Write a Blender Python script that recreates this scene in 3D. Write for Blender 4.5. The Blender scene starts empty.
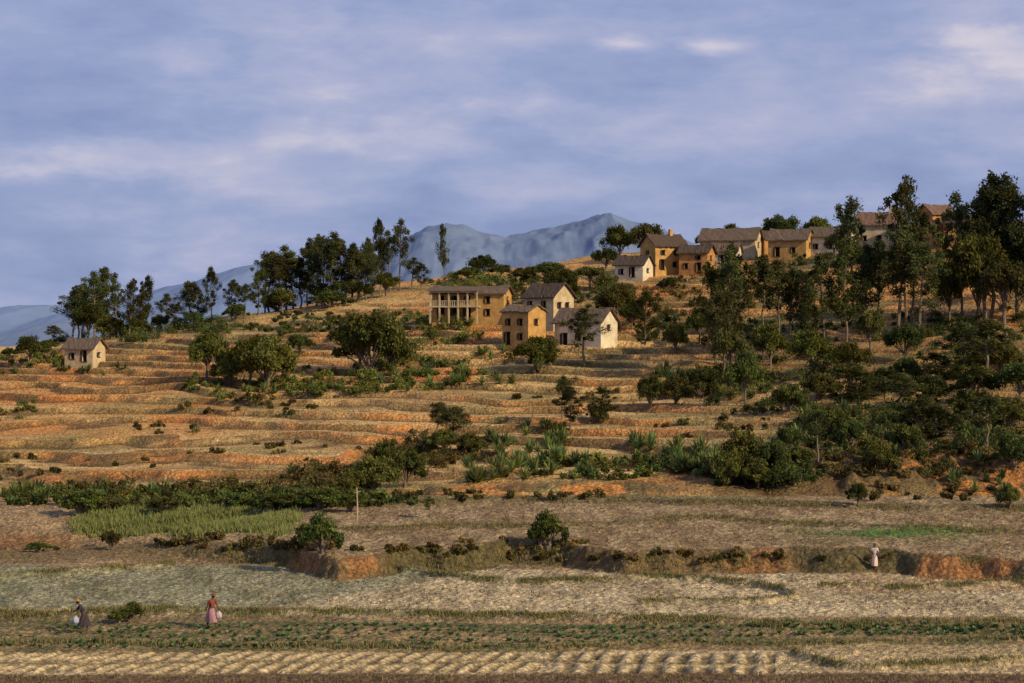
import bpy, math, random
import numpy as np
from mathutils import Vector, Matrix
random.seed(7); rng=np.random.default_rng(7)
F=70/36*1024; HV=330.0
scene=bpy.context.scene
COL=scene.collection

# ---------------------------------------------------------------- helpers
def vnoise(x,y,seed=0):
    xi=np.floor(x).astype(np.int64); yi=np.floor(y).astype(np.int64)
    fx=x-xi; fy=y-yi; fx=fx*fx*(3-2*fx); fy=fy*fy*(3-2*fy)
    def h(a,b):
        n=(a*374761393+b*668265263+seed*974634777)&0xffffffff
        n=((n^(n>>13))*1274126177)&0xffffffff
        n=(n^(n>>16))&0xffffffff
        return n/4294967295.0
    a=h(xi,yi);b=h(xi+1,yi);c=h(xi,yi+1);d=h(xi+1,yi+1)
    return (a*(1-fx)+b*fx)*(1-fy)+(c*(1-fx)+d*fx)*fy
def fbm(x,y,seed=0,o=4):
    s=0;a=.5;t=0
    for i in range(o):
        s=s+a*vnoise(x*2**i,y*2**i,seed+i*17);t+=a;a*=.5
    return s/t
def sst(x): 
    x=np.clip(x,0,1); return x*x*(3-2*x)

def mk_mesh(name,V,Q,cols=None,mats=(),midx=None,smooth=False):
    me=bpy.data.meshes.new(name)
    V=np.asarray(V,dtype=np.float32);Q=np.asarray(Q,dtype=np.int32)
    me.vertices.add(len(V));me.vertices.foreach_set('co',V.ravel())
    k=Q.shape[1]
    me.loops.add(Q.size);me.loops.foreach_set('vertex_index',Q.ravel())
    me.polygons.add(len(Q));me.polygons.foreach_set('loop_start',np.arange(0,Q.size,k,dtype=np.int32))
    try: me.polygons.foreach_set('loop_total',np.full(len(Q),k,dtype=np.int32))
    except Exception: pass
    for m in mats: me.materials.append(m)
    if midx is not None: me.polygons.foreach_set('material_index',np.asarray(midx,dtype=np.int32))
    me.polygons.foreach_set('use_smooth',np.full(len(Q),smooth,dtype=bool))
    if cols is not None:
        c=np.ones((len(V),4),dtype=np.float32);c[:,:cols.shape[1]]=cols
        at=me.color_attributes.new('Col','FLOAT_COLOR','POINT');at.data.foreach_set('color',c.ravel())
    me.update(calc_edges=True)
    return me
def add_obj(name,me,loc=(0,0,0),rot=(0,0,0),scale=(1,1,1),parent=None):
    o=bpy.data.objects.new(name,me);COL.objects.link(o)
    o.location=loc;o.rotation_euler=rot;o.scale=scale
    if parent: o.parent=parent
    return o

# ---------------------------------------------------------------- materials
def newmat(name,rough=.9):
    m=bpy.data.materials.new(name);m.use_nodes=True
    nt=m.node_tree;b=nt.nodes['Principled BSDF'];b.inputs['Roughness'].default_value=rough
    b.inputs['Specular IOR Level'].default_value=.15
    return m,nt,b
def N(nt,t,**kw):
    n=nt.nodes.new(t)
    for k,v in kw.items(): setattr(n,k,v)
    return n
def noise_node(nt,vec,scale,detail=4,rough=.6):
    n=N(nt,'ShaderNodeTexNoise');n.inputs['Scale'].default_value=scale;n.inputs['Detail'].default_value=detail
    n.inputs['Roughness'].default_value=rough
    nt.links.new(vec,n.inputs['Vector']);return n
def maprange(nt,val,a,b,c,d):
    m=N(nt,'ShaderNodeMapRange');nt.links.new(val,m.inputs[0])
    for i,x in enumerate((a,b,c,d)): m.inputs[i+1].default_value=x
    return m.outputs[0]
def mulcol(nt,col,fac):
    m=N(nt,'ShaderNodeVectorMath',operation='SCALE');nt.links.new(col,m.inputs[0]);nt.links.new(fac,m.inputs['Scale']);return m.outputs[0]

def mat_ground():
    m,nt,b=newmat('ground_soil_and_grass',.95)
    tc=N(nt,'ShaderNodeTexCoord');at=N(nt,'ShaderNodeAttribute',attribute_name='Col')
    n1=noise_node(nt,tc.outputs['Object'],1.1,3,.7);n2=noise_node(nt,tc.outputs['Object'],5.0,3,.75)
    vo=N(nt,'ShaderNodeTexVoronoi');vo.inputs['Scale'].default_value=2.6;nt.links.new(tc.outputs['Object'],vo.inputs['Vector'])
    f1=maprange(nt,n1.outputs[0],.3,.7,.68,1.36);f2=maprange(nt,n2.outputs[0],.3,.7,.52,1.5)
    f3=maprange(nt,vo.outputs['Distance'],0,.75,1.25,.70)
    x=mulcol(nt,at.outputs['Color'],f1);x=mulcol(nt,x,f2);x=mulcol(nt,x,f3)
    nt.links.new(x,b.inputs['Base Color'])
    ad=N(nt,'ShaderNodeMath',operation='SUBTRACT');nt.links.new(n2.outputs[0],ad.inputs[0]);nt.links.new(vo.outputs['Distance'],ad.inputs[1])
    bp=N(nt,'ShaderNodeBump');bp.inputs['Distance'].default_value=.26;bp.inputs['Strength'].default_value=.85
    nt.links.new(ad.outputs[0],bp.inputs['Height']);nt.links.new(bp.outputs[0],b.inputs['Normal'])
    return m
def mat_leaf(name,tr=.35,br=1.0):
    m=bpy.data.materials.new(name);m.use_nodes=True;nt=m.node_tree;nt.nodes.clear()
    out=N(nt,'ShaderNodeOutputMaterial');at=N(nt,'ShaderNodeAttribute',attribute_name='Col')
    oi=N(nt,'ShaderNodeObjectInfo');f=maprange(nt,oi.outputs['Random'],0,1,.7*br,1.3*br)
    hs=N(nt,'ShaderNodeHueSaturation');h=maprange(nt,oi.outputs['Random'],0,1,.468,.515)
    nt.links.new(h,hs.inputs['Hue']);nt.links.new(mulcol(nt,at.outputs['Color'],f),hs.inputs['Color'])
    d=N(nt,'ShaderNodeBsdfDiffuse');t=N(nt,'ShaderNodeBsdfTranslucent');mx=N(nt,'ShaderNodeMixShader');mx.inputs[0].default_value=tr
    nt.links.new(hs.outputs[0],d.inputs[0]);nt.links.new(hs.outputs[0],t.inputs[0])
    nt.links.new(d.outputs[0],mx.inputs[1]);nt.links.new(t.outputs[0],mx.inputs[2]);nt.links.new(mx.outputs[0],out.inputs[0])
    return m
def mat_simple(name,c,c2=None,scale=2.0,rough=.9,bump=.3,bd=.05,stretch=(1,1,1)):
    m,nt,b=newmat(name,rough)
    tc=N(nt,'ShaderNodeTexCoord');mp=N(nt,'ShaderNodeMapping');mp.inputs['Scale'].default_value=stretch
    nt.links.new(tc.outputs['Object'],mp.inputs[0])
    n=noise_node(nt,mp.outputs[0],scale,5,.7)
    c2=c2 or tuple(x*.6 for x in c)
    r=N(nt,'ShaderNodeValToRGB');r.color_ramp.elements[0].position=.34;r.color_ramp.elements[1].position=.64
    r.color_ramp.elements[0].color=(*c2,1);r.color_ramp.elements[1].color=(*c,1)
    nt.links.new(n.outputs[0],r.inputs[0]);nt.links.new(r.outputs[0],b.inputs['Base Color'])
    if bump>0:
        bp=N(nt,'ShaderNodeBump');bp.inputs['Distance'].default_value=bd;bp.inputs['Strength'].default_value=bump
        nt.links.new(n.outputs[0],bp.inputs['Height']);nt.links.new(bp.outputs[0],b.inputs['Normal'])
    return m
M_ground=mat_ground();M_leaf=mat_leaf('foliage',.3,.82);M_grass=mat_leaf('dry_grass_blades',.25,.95)
M_bark=mat_simple('bark',(.22,.17,.12),(.09,.065,.045),6,bump=.5)
M_ochre=mat_simple('ochre_mud_wall',(.50,.30,.10),(.31,.17,.058),.8)
M_orange=mat_simple('orange_mud_wall',(.44,.23,.08),(.26,.125,.048),.8)
M_white=mat_simple('limewashed_wall',(.66,.59,.45),(.40,.33,.22),.7)
M_cream=mat_simple('cream_wall',(.52,.42,.26),(.32,.24,.14),.7)
M_thatch=mat_simple('thatch',(.10,.07,.05),(.04,.03,.022),3.5,bump=.8,bd=.12,stretch=(3,1,1))
M_thatch2=mat_simple('weathered_thatch',(.165,.12,.085),(.065,.046,.034),3.0,bump=.8,bd=.12,stretch=(3,1,1))
M_tile=mat_simple('faded_roof',(.19,.115,.08),(.09,.055,.04),2.5,bump=.6,bd=.08)
M_wood=mat_simple('dark_wood',(.07,.045,.03),(.03,.02,.015),5)
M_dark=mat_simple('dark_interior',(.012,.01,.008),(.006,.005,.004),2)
M_paleWood=mat_simple('pale_post_wood',(.45,.36,.24),(.26,.2,.13),4)

# ---------------------------------------------------------------- terrain
cu=np.array([-250,0,130,260,400,512,620,700,850,1024,1274.])
dk=np.array([187,200,215,235,260,290,315,345,375,400,430.])
tab=np.array([
[502,488,474,455,432,402,378,360,356,360,370],
[500,486,470,450,425,393,368,350,346,350,360],
[500,485,468,446,420,388,362,343,336,338,345],
[500,485,465,442,414,378,348,326,315,313,318],
[504,478,462,440,408,370,338,310,292,284,284],
[506,470,456,436,402,362,330,300,280,270,268],
[506,466,452,430,396,358,326,294,270,258,254],
[506,462,446,424,392,356,322,288,264,250,244],
[507,456,432,405,374,340,308,276,254,242,236],
[513,458,426,396,360,320,288,258,236,226,220],
[518,460,424,388,345,300,262,232,212,200,195]],dtype=float)
ztab=(HV-tab)*dk[None,:]/F
ztab=np.hstack([np.full((len(cu),3),-16.0),ztab,ztab[:,-1:]-4,np.full((len(cu),1),-25.),np.full((len(cu),2),-60.)])
dall=np.concatenate([[60,120,168],dk,[490,800,1500,20000]])
us=np.arange(-250,1274.1,2.1)
ds=np.concatenate([np.arange(72,200,.2),np.arange(200,430,.34),430*np.exp(np.linspace(0,math.log(20000/430),70))[1:]])
Zc=np.array([np.interp(ds,dall,ztab[i]) for i in range(len(cu))])
Z=np.empty((len(ds),len(us)))
idx=np.clip(np.searchsorted(cu,us)-1,0,len(cu)-2);t=(us-cu[idx])/(cu[idx+1]-cu[idx]);t=.5*t+.5*t*t*(3-2*t)
Z[:]=(Zc[idx]*(1-t)[:,None]+Zc[idx+1]*t[:,None]).T
nf=np.searchsorted(ds,430)
k=np.hanning(25);k/=k.sum()
pad=12
Zs=np.pad(Z,((pad,pad),(0,0)),mode='edge')
Zf=np.zeros((len(ds),Z.shape[1]))
for i,w in enumerate(k): Zf+=w*Zs[i:i+Zf.shape[0]]
Z[:nf-30]=Zf[:nf-30]
UU,DD=np.meshgrid(us,ds)
X=(UU-512)/F*DD
hill=sst((DD-189)/14)
near=DD<430
Z+= hill*np.where(near,1,0)*((fbm(X/22,DD/22,3)-.5)*2.4)
# valley steps
bu=np.array([-250,60,130,260,340,400,560,640,700,870,1024,1274.]);bv=np.array([548,545,550,562,576,572,562,571,575,572,580,590.])
Db=16*F/(np.interp(UU,bu,bv)-HV)+ (fbm(X/6,DD*0+3,5)-.5)*8
bwid=2.2+2.4*vnoise(X/9,X*0+2,55)
RH_=1.35
raise_=RH_*sst((DD-Db)/bwid+.5)*(1-sst((DD-166)/26))*sst((UU-60)/240)
Z+=raise_
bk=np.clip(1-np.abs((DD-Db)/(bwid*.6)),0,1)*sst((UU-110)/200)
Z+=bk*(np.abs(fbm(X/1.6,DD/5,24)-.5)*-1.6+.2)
Z-=1.1*np.exp(-((DD-(158+ (UU-150)*.02))/7)**2)*(1-sst((UU-220)/120))
D2=16*F/(np.interp(UU,[-250,300,520,700,1024,1274],[528,528,522,526,530,532])-HV)+(fbm(X/9,DD*0+8,6)-.5)*6
D3=16*F/(np.interp(UU,[-250,300,520,700,1024,1274],[546,546,548,540,552,550])-HV)+(fbm(X/11,DD*0+18,6)-.5)*6
Z+=.35*sst((DD-D2)/.8+.5)*(1-sst((DD-176)/12))
Z+=.25*sst((DD-D3)/.7+.5)*(1-sst((DD-168)/12))*(DD>Db+3)
# terraces on hillside
wt=sst((DD-196)/10)*(1-sst((DD-345)/30))
wt*= np.clip(1.0-.55*sst((UU-640)/150),0,1)*(.75+.25*sst((fbm(X/28,DD/22,8)-.34)/.2))
s=1.05
wob_=(fbm(X/24,DD/24,9)-.5)*2.3
q=(Z+wob_)/s
lev=np.floor(q);fr=q-lev
rs=.68+.18*vnoise(lev*3.7,lev*0+X/40,12)
Zt=(lev+sst((fr-rs)/(.97-rs)))*s-wob_
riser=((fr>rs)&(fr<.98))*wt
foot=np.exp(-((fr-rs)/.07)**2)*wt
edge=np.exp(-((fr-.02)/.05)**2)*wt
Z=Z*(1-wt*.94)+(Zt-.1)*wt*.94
# eroded right bank
er=sst((UU-640)/160)*np.exp(-((DD-198)/10)**2)
Z+=er*(np.abs(fbm(X/3.5,DD/9,21)-.5)*-4.2+.7)
er2=sst((UU-370)/50)*sst((700-UU)/60)*np.exp(-((DD-192)/4)**2)
Z+=er2*(np.abs(fbm(X/3,DD/9,23)-.5)*-2.4+.4)
def bund(pts,h,w):
    p=np.array(pts,float);Dl=16*F/(np.interp(UU,p[:,0],p[:,1])-HV)+(fbm(X/3,X*0+1,31)-.5)*1.6
    m=np.exp(-((DD-Dl)/w)**2)*(UU>p[0,0])*(UU<p[-1,0])
    return m*h,m
grassm=np.zeros_like(Z)
for pts,h,w in [([(-251,617),(0,617),(200,614),(420,618),(700,625),(1024,629),(1275,630)],.36,.75),
        ([(-250,642),(100,644),(250,648),(520,650),(800,642),(1024,641),(1275,641)],.14,.26),
        ([(-250,580),(0,579),(90,573),(130,569),(175,567)],.4,.6),
        ([(400,573),(440,577),(500,583),(560,584),(640,580),(700,581),(750,584),(780,589),(794,595)],.34,.42),
        ([(640,606),(700,605),(740,604),(770,602),(790,598),(802,592)],.32,.36),
        ([(790,652),(830,664),(870,669),(960,668),(1030,664),(1275,660)],.3,.3),
        ([(820,588),(900,590),(1024,584),(1200,580)],.28,.45)]:
    a,m=bund(pts,h,w);Z+=a;grassm=np.maximum(grassm,m*(.35+1.1*sst((fbm(X/2.0,DD/1.0,37)-.34)/.3)))
grassm=np.clip(grassm,0,1)
val=(1-sst((DD-180)/12))
VV=HV-Z/DD*F
fsp=np.abs(VV-663-np.sin(UU*.02)*1)
fm=sst((VV-652)/2)*sst((674-VV)/2)*(UU<775)*sst((np.abs(UU-540-(VV-660)*.8)-5)/6)*sst((fsp-.6)/1.4)
Z+=val*(1-.6*fm)*((rng.random(Z.shape)-.5)*.09+(fbm(X/.8,DD/.8,40,2)-.5)*.24)+val*(fbm(X/7,DD/7,44,2)-.5)*.25
dirn=np.where(UU<540,-.28,-.12)
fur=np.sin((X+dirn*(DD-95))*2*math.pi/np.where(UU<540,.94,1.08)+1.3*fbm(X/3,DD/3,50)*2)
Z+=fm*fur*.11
Z+=near*hill*(rng.random(Z.shape)-.5)*.10
VV=HV-Z/DD*F
# ---------------- colours
C=np.zeros(Z.shape+(3,))
def mix(c,m):
    global C
    m=np.clip(m,0,1)[...,None];C=C*(1-m)+np.array(c)*m
n1=fbm(X/14,DD/14,60);n2=fbm(X/3,DD/3,61);n3=fbm(X/40,DD/60,62);n4=fbm(X/1.2,DD/5,63)
c3=lambda n,a,b: sst((n-a)/(b-a))
C[:]=(.57,.37,.145)
mix((.35,.215,.088),c3(n1,.40,.66)*.85);mix((.62,.43,.18),c3(n2,.5,.75)*.6)
mix((.55,.25,.075),c3(n3,.45,.6)*.65)
mix((.25,.22,.08),c3(fbm(X/18,DD/12,79),.49,.63)*.6)
mix((.25,.18,.08),c3(fbm(X/25,DD/2.2,70),.53,.68)*.6*hill)
mix((.58,.21,.05),sst((260-UU)/60)*c3(fbm(X/20,DD/4,72),.41,.54)*np.exp(-((VV-405)/32)**2)*.85)
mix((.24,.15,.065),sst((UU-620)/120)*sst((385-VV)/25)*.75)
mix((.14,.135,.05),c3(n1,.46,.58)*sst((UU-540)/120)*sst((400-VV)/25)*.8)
mix((.60,.28,.08),sst((UU-620)/40)*np.exp(-((VV-295)/36)**2)*c3(fbm(X/8,DD/8,74),.45,.56)*.9)
rb=sst((UU-630)/60)
mix((.20,.11,.045),rb*np.exp(-((DD-200)/13)**2)*.95)
mix((.10,.085,.036),rb*np.exp(-((DD-202)/14)**2)*c3(n1,.42,.56)*.8)
mix((.11,.06,.03),rb*np.exp(-((DD-198)/11)**2)*c3(np.abs(fbm(X/3.5,DD/9,21)-.5),.07,.2)*.8)
mix((.50,.21,.06),sst((UU-840)/80)*np.exp(-((DD-194)/6)**2)*c3(n2,.42,.55)*.9)
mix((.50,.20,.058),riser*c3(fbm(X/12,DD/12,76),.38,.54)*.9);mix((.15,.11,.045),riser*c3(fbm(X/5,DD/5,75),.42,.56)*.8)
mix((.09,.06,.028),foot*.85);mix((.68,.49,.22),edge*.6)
valm=sst((190-DD)/4)
def vm(m): return m*valm
mix((.34,.235,.125),valm)
mix((.22,.155,.08),vm(c3(n1,.43,.62)))
mix((.52,.21,.055),er2*c3(n2,.38,.54)*.95);mix((.12,.09,.04),er2*c3(fbm(X/4,DD/3,64),.48,.6)*.9)
Vw=VV+(n1-.5)*8+(n2-.5)*4;Uw=UU+(n1-.5)*60
def band(a,b,s=2.): return sst((Vw-a)/s+.5)*sst((b-Vw)/s+.5)
mix((.50,.40,.235),vm(band(570,617))*.95);mix((.33,.26,.15),vm(band(570,617))*c3(n4,.42,.6)*.85)
mix((.27,.255,.155),vm(band(566,610))*sst((455-Uw-(VV-575)*5.5)/50+.5)*.95)
mix((.17,.17,.09),vm(band(566,610))*sst((455-Uw-(VV-575)*5.5)/50+.5)*c3(n4,.48,.68)*.7)
mix((.40,.26,.13),vm(band(572,592))*sst((UU-780)/80)*.4)
fld=sst((UU-200)/120)*sst((DD-Db-1)/1.5)
mix((.24,.165,.085),valm*fld);mix((.36,.265,.145),valm*fld*c3(n4,.42,.6)*.75)
mix((.18,.17,.075),valm*fld*sst((DD-D2)/2)*c3(n1,.36,.52)*.75)
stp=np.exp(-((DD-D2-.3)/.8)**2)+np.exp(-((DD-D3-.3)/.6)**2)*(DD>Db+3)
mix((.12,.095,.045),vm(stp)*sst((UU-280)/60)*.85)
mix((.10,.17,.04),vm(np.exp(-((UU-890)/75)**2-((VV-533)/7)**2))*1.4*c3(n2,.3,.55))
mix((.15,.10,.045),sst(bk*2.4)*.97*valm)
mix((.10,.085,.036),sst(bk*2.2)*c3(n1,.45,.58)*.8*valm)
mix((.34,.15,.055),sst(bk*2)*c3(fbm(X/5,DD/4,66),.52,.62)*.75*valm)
gpm=vm(sst((VV-508-(n1-.5)*16)/6)*sst((537-VV+(n2-.5)*14)/7)*sst((296-Uw)/40)*sst((Uw-60)/50))
mix((.15,.185,.055),gpm)
mix((.18,.13,.058),vm(sst((VV-538)/6)*sst((562-VV)/6)*sst((330-UU)/50)*c3(n1,.4,.5))*.75)
mix((.26,.185,.09),vm(band(624,653)));mix((.13,.12,.05),vm(band(624,653))*c3(fbm(X/4,DD/.9,80),.43,.58)*.85)
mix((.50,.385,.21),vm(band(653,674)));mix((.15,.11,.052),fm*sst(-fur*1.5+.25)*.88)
mix((.15,.115,.05),vm(np.exp(-((VV-663-np.sin(UU*.02))/1.5)**2))*(UU<775)*.8)
mix((.40,.30,.155),vm(band(645,672))*sst((UU-780)/30)*.8)
mix((.15,.095,.05),vm(band(675,720)))
mix((.09,.10,.036),grassm*.92*valm)
mix((.08,.095,.034),vm(np.exp(-((VV-622-(UU/1024)*8)/2.6)**2))*.75*c3(n2,.3,.5))
mix((.28,.13,.055),np.exp(-((UU-30)/40)**2-((VV-542)/7)**2)*.9)
far=sst((DD-430)/150);mix((.16,.15,.09),far)

V=np.stack([X,DD,Z],-1).reshape(-1,3)
nr,nc=Z.shape
ii=np.arange(nr*nc).reshape(nr,nc)
Q=np.stack([ii[:-1,:-1],ii[:-1,1:],ii[1:,1:],ii[1:,:-1]],-1).reshape(-1,4)
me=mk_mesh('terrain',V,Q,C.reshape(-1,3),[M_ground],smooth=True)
add_obj('terrain',me)

def place(u,v):
    c=int(round((u-us[0])/2.1));c=max(0,min(nc-1,c))
    col=VV[:nf,c];r=np.argmax(col<=v)
    if col[r]>v: r=int(np.argmin(col))
    D=ds[r];return Vector(((u-512)/F*D,D,Z[r,c]))

# ---------------------------------------------------------------- mountains
M_mtn=mat_simple('mountain_painted_haze',(.145,.195,.30),(.115,.165,.27),.006,bump=.0)  # blue-grey base colour carries the aerial haze; no haze is rendered
M_mtn2=mat_simple('far_mountain_painted_haze',(.15,.21,.355),(.14,.20,.34),.002,bump=.0)  # bluer still: distance haze painted into the albedo
def mountain(D0,prof,mat,depth,seed,amp=1.0):
    p=np.array(prof,float);uu=np.linspace(p[0,0],p[-1,0],520);tt=np.linspace(0,1,60)
    U,T=np.meshgrid(uu,tt);D=D0+ (T-.72)*depth
    top=(HV-np.interp(U,p[:,0],p[:,1]))*D0/F+60
    Xm=(U-512)/F*D0
    sh=np.where(T<.72,np.sin(T/.72*math.pi/2)**1.3,np.cos((T-.72)/.28*math.pi/2))
    rd=np.abs(fbm(Xm/(D0*.03),D/(D0*.08),seed,4)-.5)*2
    z=-60+top*sh*(1-.12*rd*(1-np.exp(-((T-.72)/.12)**2)))+ (fbm(Xm/(D0*.006),D/(D0*.02),seed+4,4)-.5)*D0*.0025*amp
    Vm=np.stack([Xm,D,z],-1).reshape(-1,3);i=np.arange(U.size).reshape(U.shape)
    Qm=np.stack([i[:-1,:-1],i[:-1,1:],i[1:,1:],i[1:,:-1]],-1).reshape(-1,4)
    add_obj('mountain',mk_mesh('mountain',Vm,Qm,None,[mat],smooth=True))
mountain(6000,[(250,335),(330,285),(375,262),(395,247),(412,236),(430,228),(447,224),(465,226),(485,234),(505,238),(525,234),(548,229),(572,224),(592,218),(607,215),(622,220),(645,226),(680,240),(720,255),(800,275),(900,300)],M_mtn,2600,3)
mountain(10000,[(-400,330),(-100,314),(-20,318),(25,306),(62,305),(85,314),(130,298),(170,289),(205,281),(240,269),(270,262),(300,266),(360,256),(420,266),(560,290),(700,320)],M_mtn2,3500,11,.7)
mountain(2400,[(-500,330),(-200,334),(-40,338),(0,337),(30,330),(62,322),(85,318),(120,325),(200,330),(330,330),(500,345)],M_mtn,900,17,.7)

# ---------------------------------------------------------------- vegetation
def tube(pts,rad,n=6):
    pts=np.array(pts,float);k=len(pts);Vv=[];Qq=[]
    for i in range(k):
        d=pts[min(i+1,k-1)]-pts[max(i-1,0)];d/=np.linalg.norm(d)+1e-9
        a=np.cross(d,[0.3,1,.1]);a/=np.linalg.norm(a);b=np.cross(d,a)
        for j in range(n):
            th=2*math.pi*j/n;Vv.append(pts[i]+rad[i]*(math.cos(th)*a+math.sin(th)*b))
    for i in range(k-1):
        for j in range(n): Qq.append((i*n+j,i*n+(j+1)%n,(i+1)*n+(j+1)%n,(i+1)*n+j))
    return np.array(Vv),np.array(Qq)
def leaves(P,size,r,elong=2.0,up=0.0):
    n=len(P);a=r.normal(size=(n,3));a[:,2]*=1-.4*up;a[:,2]-=up*.5;a/=np.linalg.norm(a,axis=1)[:,None]
    b=np.cross(a,r.normal(size=(n,3)));b/=np.linalg.norm(b,axis=1)[:,None]+1e-9
    s=size*(.6+.8*r.random(n))[:,None]
    A=a*s*.5*elong**.5;B=b*s*.5/elong**.5
    Vv=np.stack([P-A,P-B*1.0+A*.1,P+A,P+B*1.0+A*.1],1).reshape(-1,3)
    return Vv,np.arange(4*n).reshape(n,4)
class Build:
    def __init__(s): s.V=[];s.Q=[];s.C=[];s.M=[];s.n=0
    def add(s,V,Q,col,m):
        s.V.append(V);s.Q.append(np.asarray(Q)+s.n);s.n+=len(V)
        c=np.empty((len(V),3));c[:]=col;s.C.append(c);s.M.append(np.full(len(Q),m))
    def mesh(s,name,mats,smooth=False):
        return mk_mesh(name,np.concatenate(s.V),np.concatenate(s.Q),np.concatenate(s.C),mats,np.concatenate(s.M),smooth)
def clump(B,c,rad,n,size,col,r,elong=2.0,up=0,vs=.8):
    d=r.normal(size=(n,3));d/=np.linalg.norm(d,axis=1)[:,None]
    P=np.array(c)+d*(r.random(n)**.55)[:,None]*np.array([rad,rad,rad*vs])*(.8+.6*r.random())
    P=P+r.normal(size=P.shape)*rad*.12
    V,Q=leaves(P,size,r,elong,up)
    k=(.55+.9*r.random())*np.repeat(.7+.6*r.random(n),4)[:,None]
    mixy=r.random()*.55
    cc=np.array(col)*(1-mixy)+np.array([col[0]*1.7,col[1]*1.35,col[2]*.9])*mixy
    B.add(V,Q,k*cc,0)
def euc(seed,H=14.,W=4.6,col=(.055,.068,.028),dens=1.0,start=.3):
    r=np.random.default_rng(seed);B=Build();col=tuple(x*f for x,f in zip(col,(1.25,1.3,1.15)))
    k=8;ts=np.linspace(0,1,k);wob=np.cumsum(r.normal(size=(k,2))*.18,axis=0);wob[0]=0
    tr=np.stack([wob[:,0],wob[:,1],ts*H*.95],1);tr[0,2]=-.8
    V,Q=tube(tr,.19*(1-ts*.85)+.02);B.add(V,Q,(.3,.3,.3),1)
    nl=int(19*dens)+3
    ph=r.random()*6.28
    for i in range(nl):
        t=start+(1-start)*(i+r.random())/nl*.97
        if r.random()<.15: continue
        p=np.array([np.interp(t,ts,tr[:,0]),np.interp(t,ts,tr[:,1]),t*H*.93])
        an=ph+i*2.4+r.normal()*.5;L=W/2*(.25+.85*math.sin(min(1,(t-start)/(1-start)*1.0+.15)*math.pi)**.6)*(.35+.85*r.random())
        e=p+np.array([math.cos(an)*L,math.sin(an)*L,L*(.5+.6*r.random())])
        mid=(p+e)/2+np.array([0,0,-.12*L])
        V,Q=tube([p,mid,e],[.06,.038,.014],4);B.add(V,Q,(.3,.3,.3),1)
        for w in (1.0,.6):
            c=p*(1-w)+e*w+r.normal(size=3)*.2
            clump(B,c,.4+.58*r.random(),int(130*w)+15,.24,col,r,2.6,.6,.9+.4*r.random())
    clump(B,tr[-1],.45,110,.24,col,r,2.6,.6,1.6)
    return B.mesh('eucalyptus',[M_leaf,M_bark])
def broad(seed,H=8.,W=9.,col=(.06,.075,.026),nb=46,trunk=.22,leaf=.3,per=190):
    r=np.random.default_rng(seed);B=Build();col=tuple(x*f for x,f in zip(col,(1.3,1.36,1.15)))
    th=H*trunk
    V,Q=tube([(0,0,-.8),(.1,0,th*.5),(0,.1,th),(0,0,H*.6)],[.3,.26,.22,.08],7);B.add(V,Q,(.3,.3,.3),1)
    lob=r.normal(size=(5,3));lob/=np.linalg.norm(lob,axis=1)[:,None]
    for i in range(nb):
        d=r.normal(size=3);d/=np.linalg.norm(d);d[2]=abs(d[2])*1.0-.35
        bulge=.78+.36*max(0,(lob@d).max())
        rr=(.45+.58*r.random())*bulge
        c=np.array([d[0]*W/2*.85*rr,d[1]*W/2*.85*rr,th+ (H-th)*(.40+.5*d[2]*rr)])
        if i%3==0:
            V,Q=tube([(0,0,th*(.7+.4*r.random())),c*np.array([.5,.5,.6])+np.array([0,0,th*.4]),c],[.11,.06,.02],4);B.add(V,Q,(.3,.3,.3),1)
        clump(B,c,H*.12*(.5+.9*r.random()),per,leaf,col,r,1.7,.1,.8)
    return B.mesh('broadleaf',[M_leaf,M_bark])
EUC=[euc(i,col=c,dens=d,start=s) for i,(c,d,s) in enumerate([((.05,.062,.026),1.2,.25),((.06,.072,.03),1.0,.36),((.045,.055,.025),1.4,.22),((.062,.066,.03),.9,.42),((.05,.06,.022),1.5,.18),((.055,.06,.026),1.0,.46)])]
BRO=[broad(20,col=(.055,.068,.024)),broad(21,col=(.075,.085,.026),nb=56),broad(22,col=(.045,.06,.024),nb=44,trunk=.12),broad(23,col=(.07,.07,.028),nb=38,trunk=.28)]
LOW=[broad(25,H=6,W=8,col=(.06,.07,.026),nb=60,trunk=.04,leaf=.26),broad(26,H=6,W=8,col=(.08,.085,.03),nb=52,trunk=.03,leaf=.26),broad(27,H=6,W=8,col=(.05,.065,.026),nb=56,trunk=.05,leaf=.26)]
BSH=[broad(40+i,H=2.6,W=3.2,col=c,nb=26,trunk=.02,leaf=.17,per=120) for i,c in enumerate([(.06,.08,.028),(.08,.105,.035),(.07,.068,.03)])]
def tree(u,vb,vt,w,kind):
    p=place(u,vb);D=p.y;h=(vb-vt)*D/F;W=w*D/F
    if kind=='e': W*=1.08
    fam,nm,H0,W0={'e':(EUC,'eucalyptus_tree',14.6,5.2),'b':(BRO,'broadleaf_tree',8.0,9.3),'l':(LOW,'leafy_bush',6.0,8.2),'s':(BSH,'bush',2.6,3.4)}[kind]
    me=random.choice(fam)
    add_obj(nm,me,p,(random.uniform(-.04,.04),random.uniform(-.04,.04),random.random()*6.28),(W/W0,W/W0,h/H0))
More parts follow.
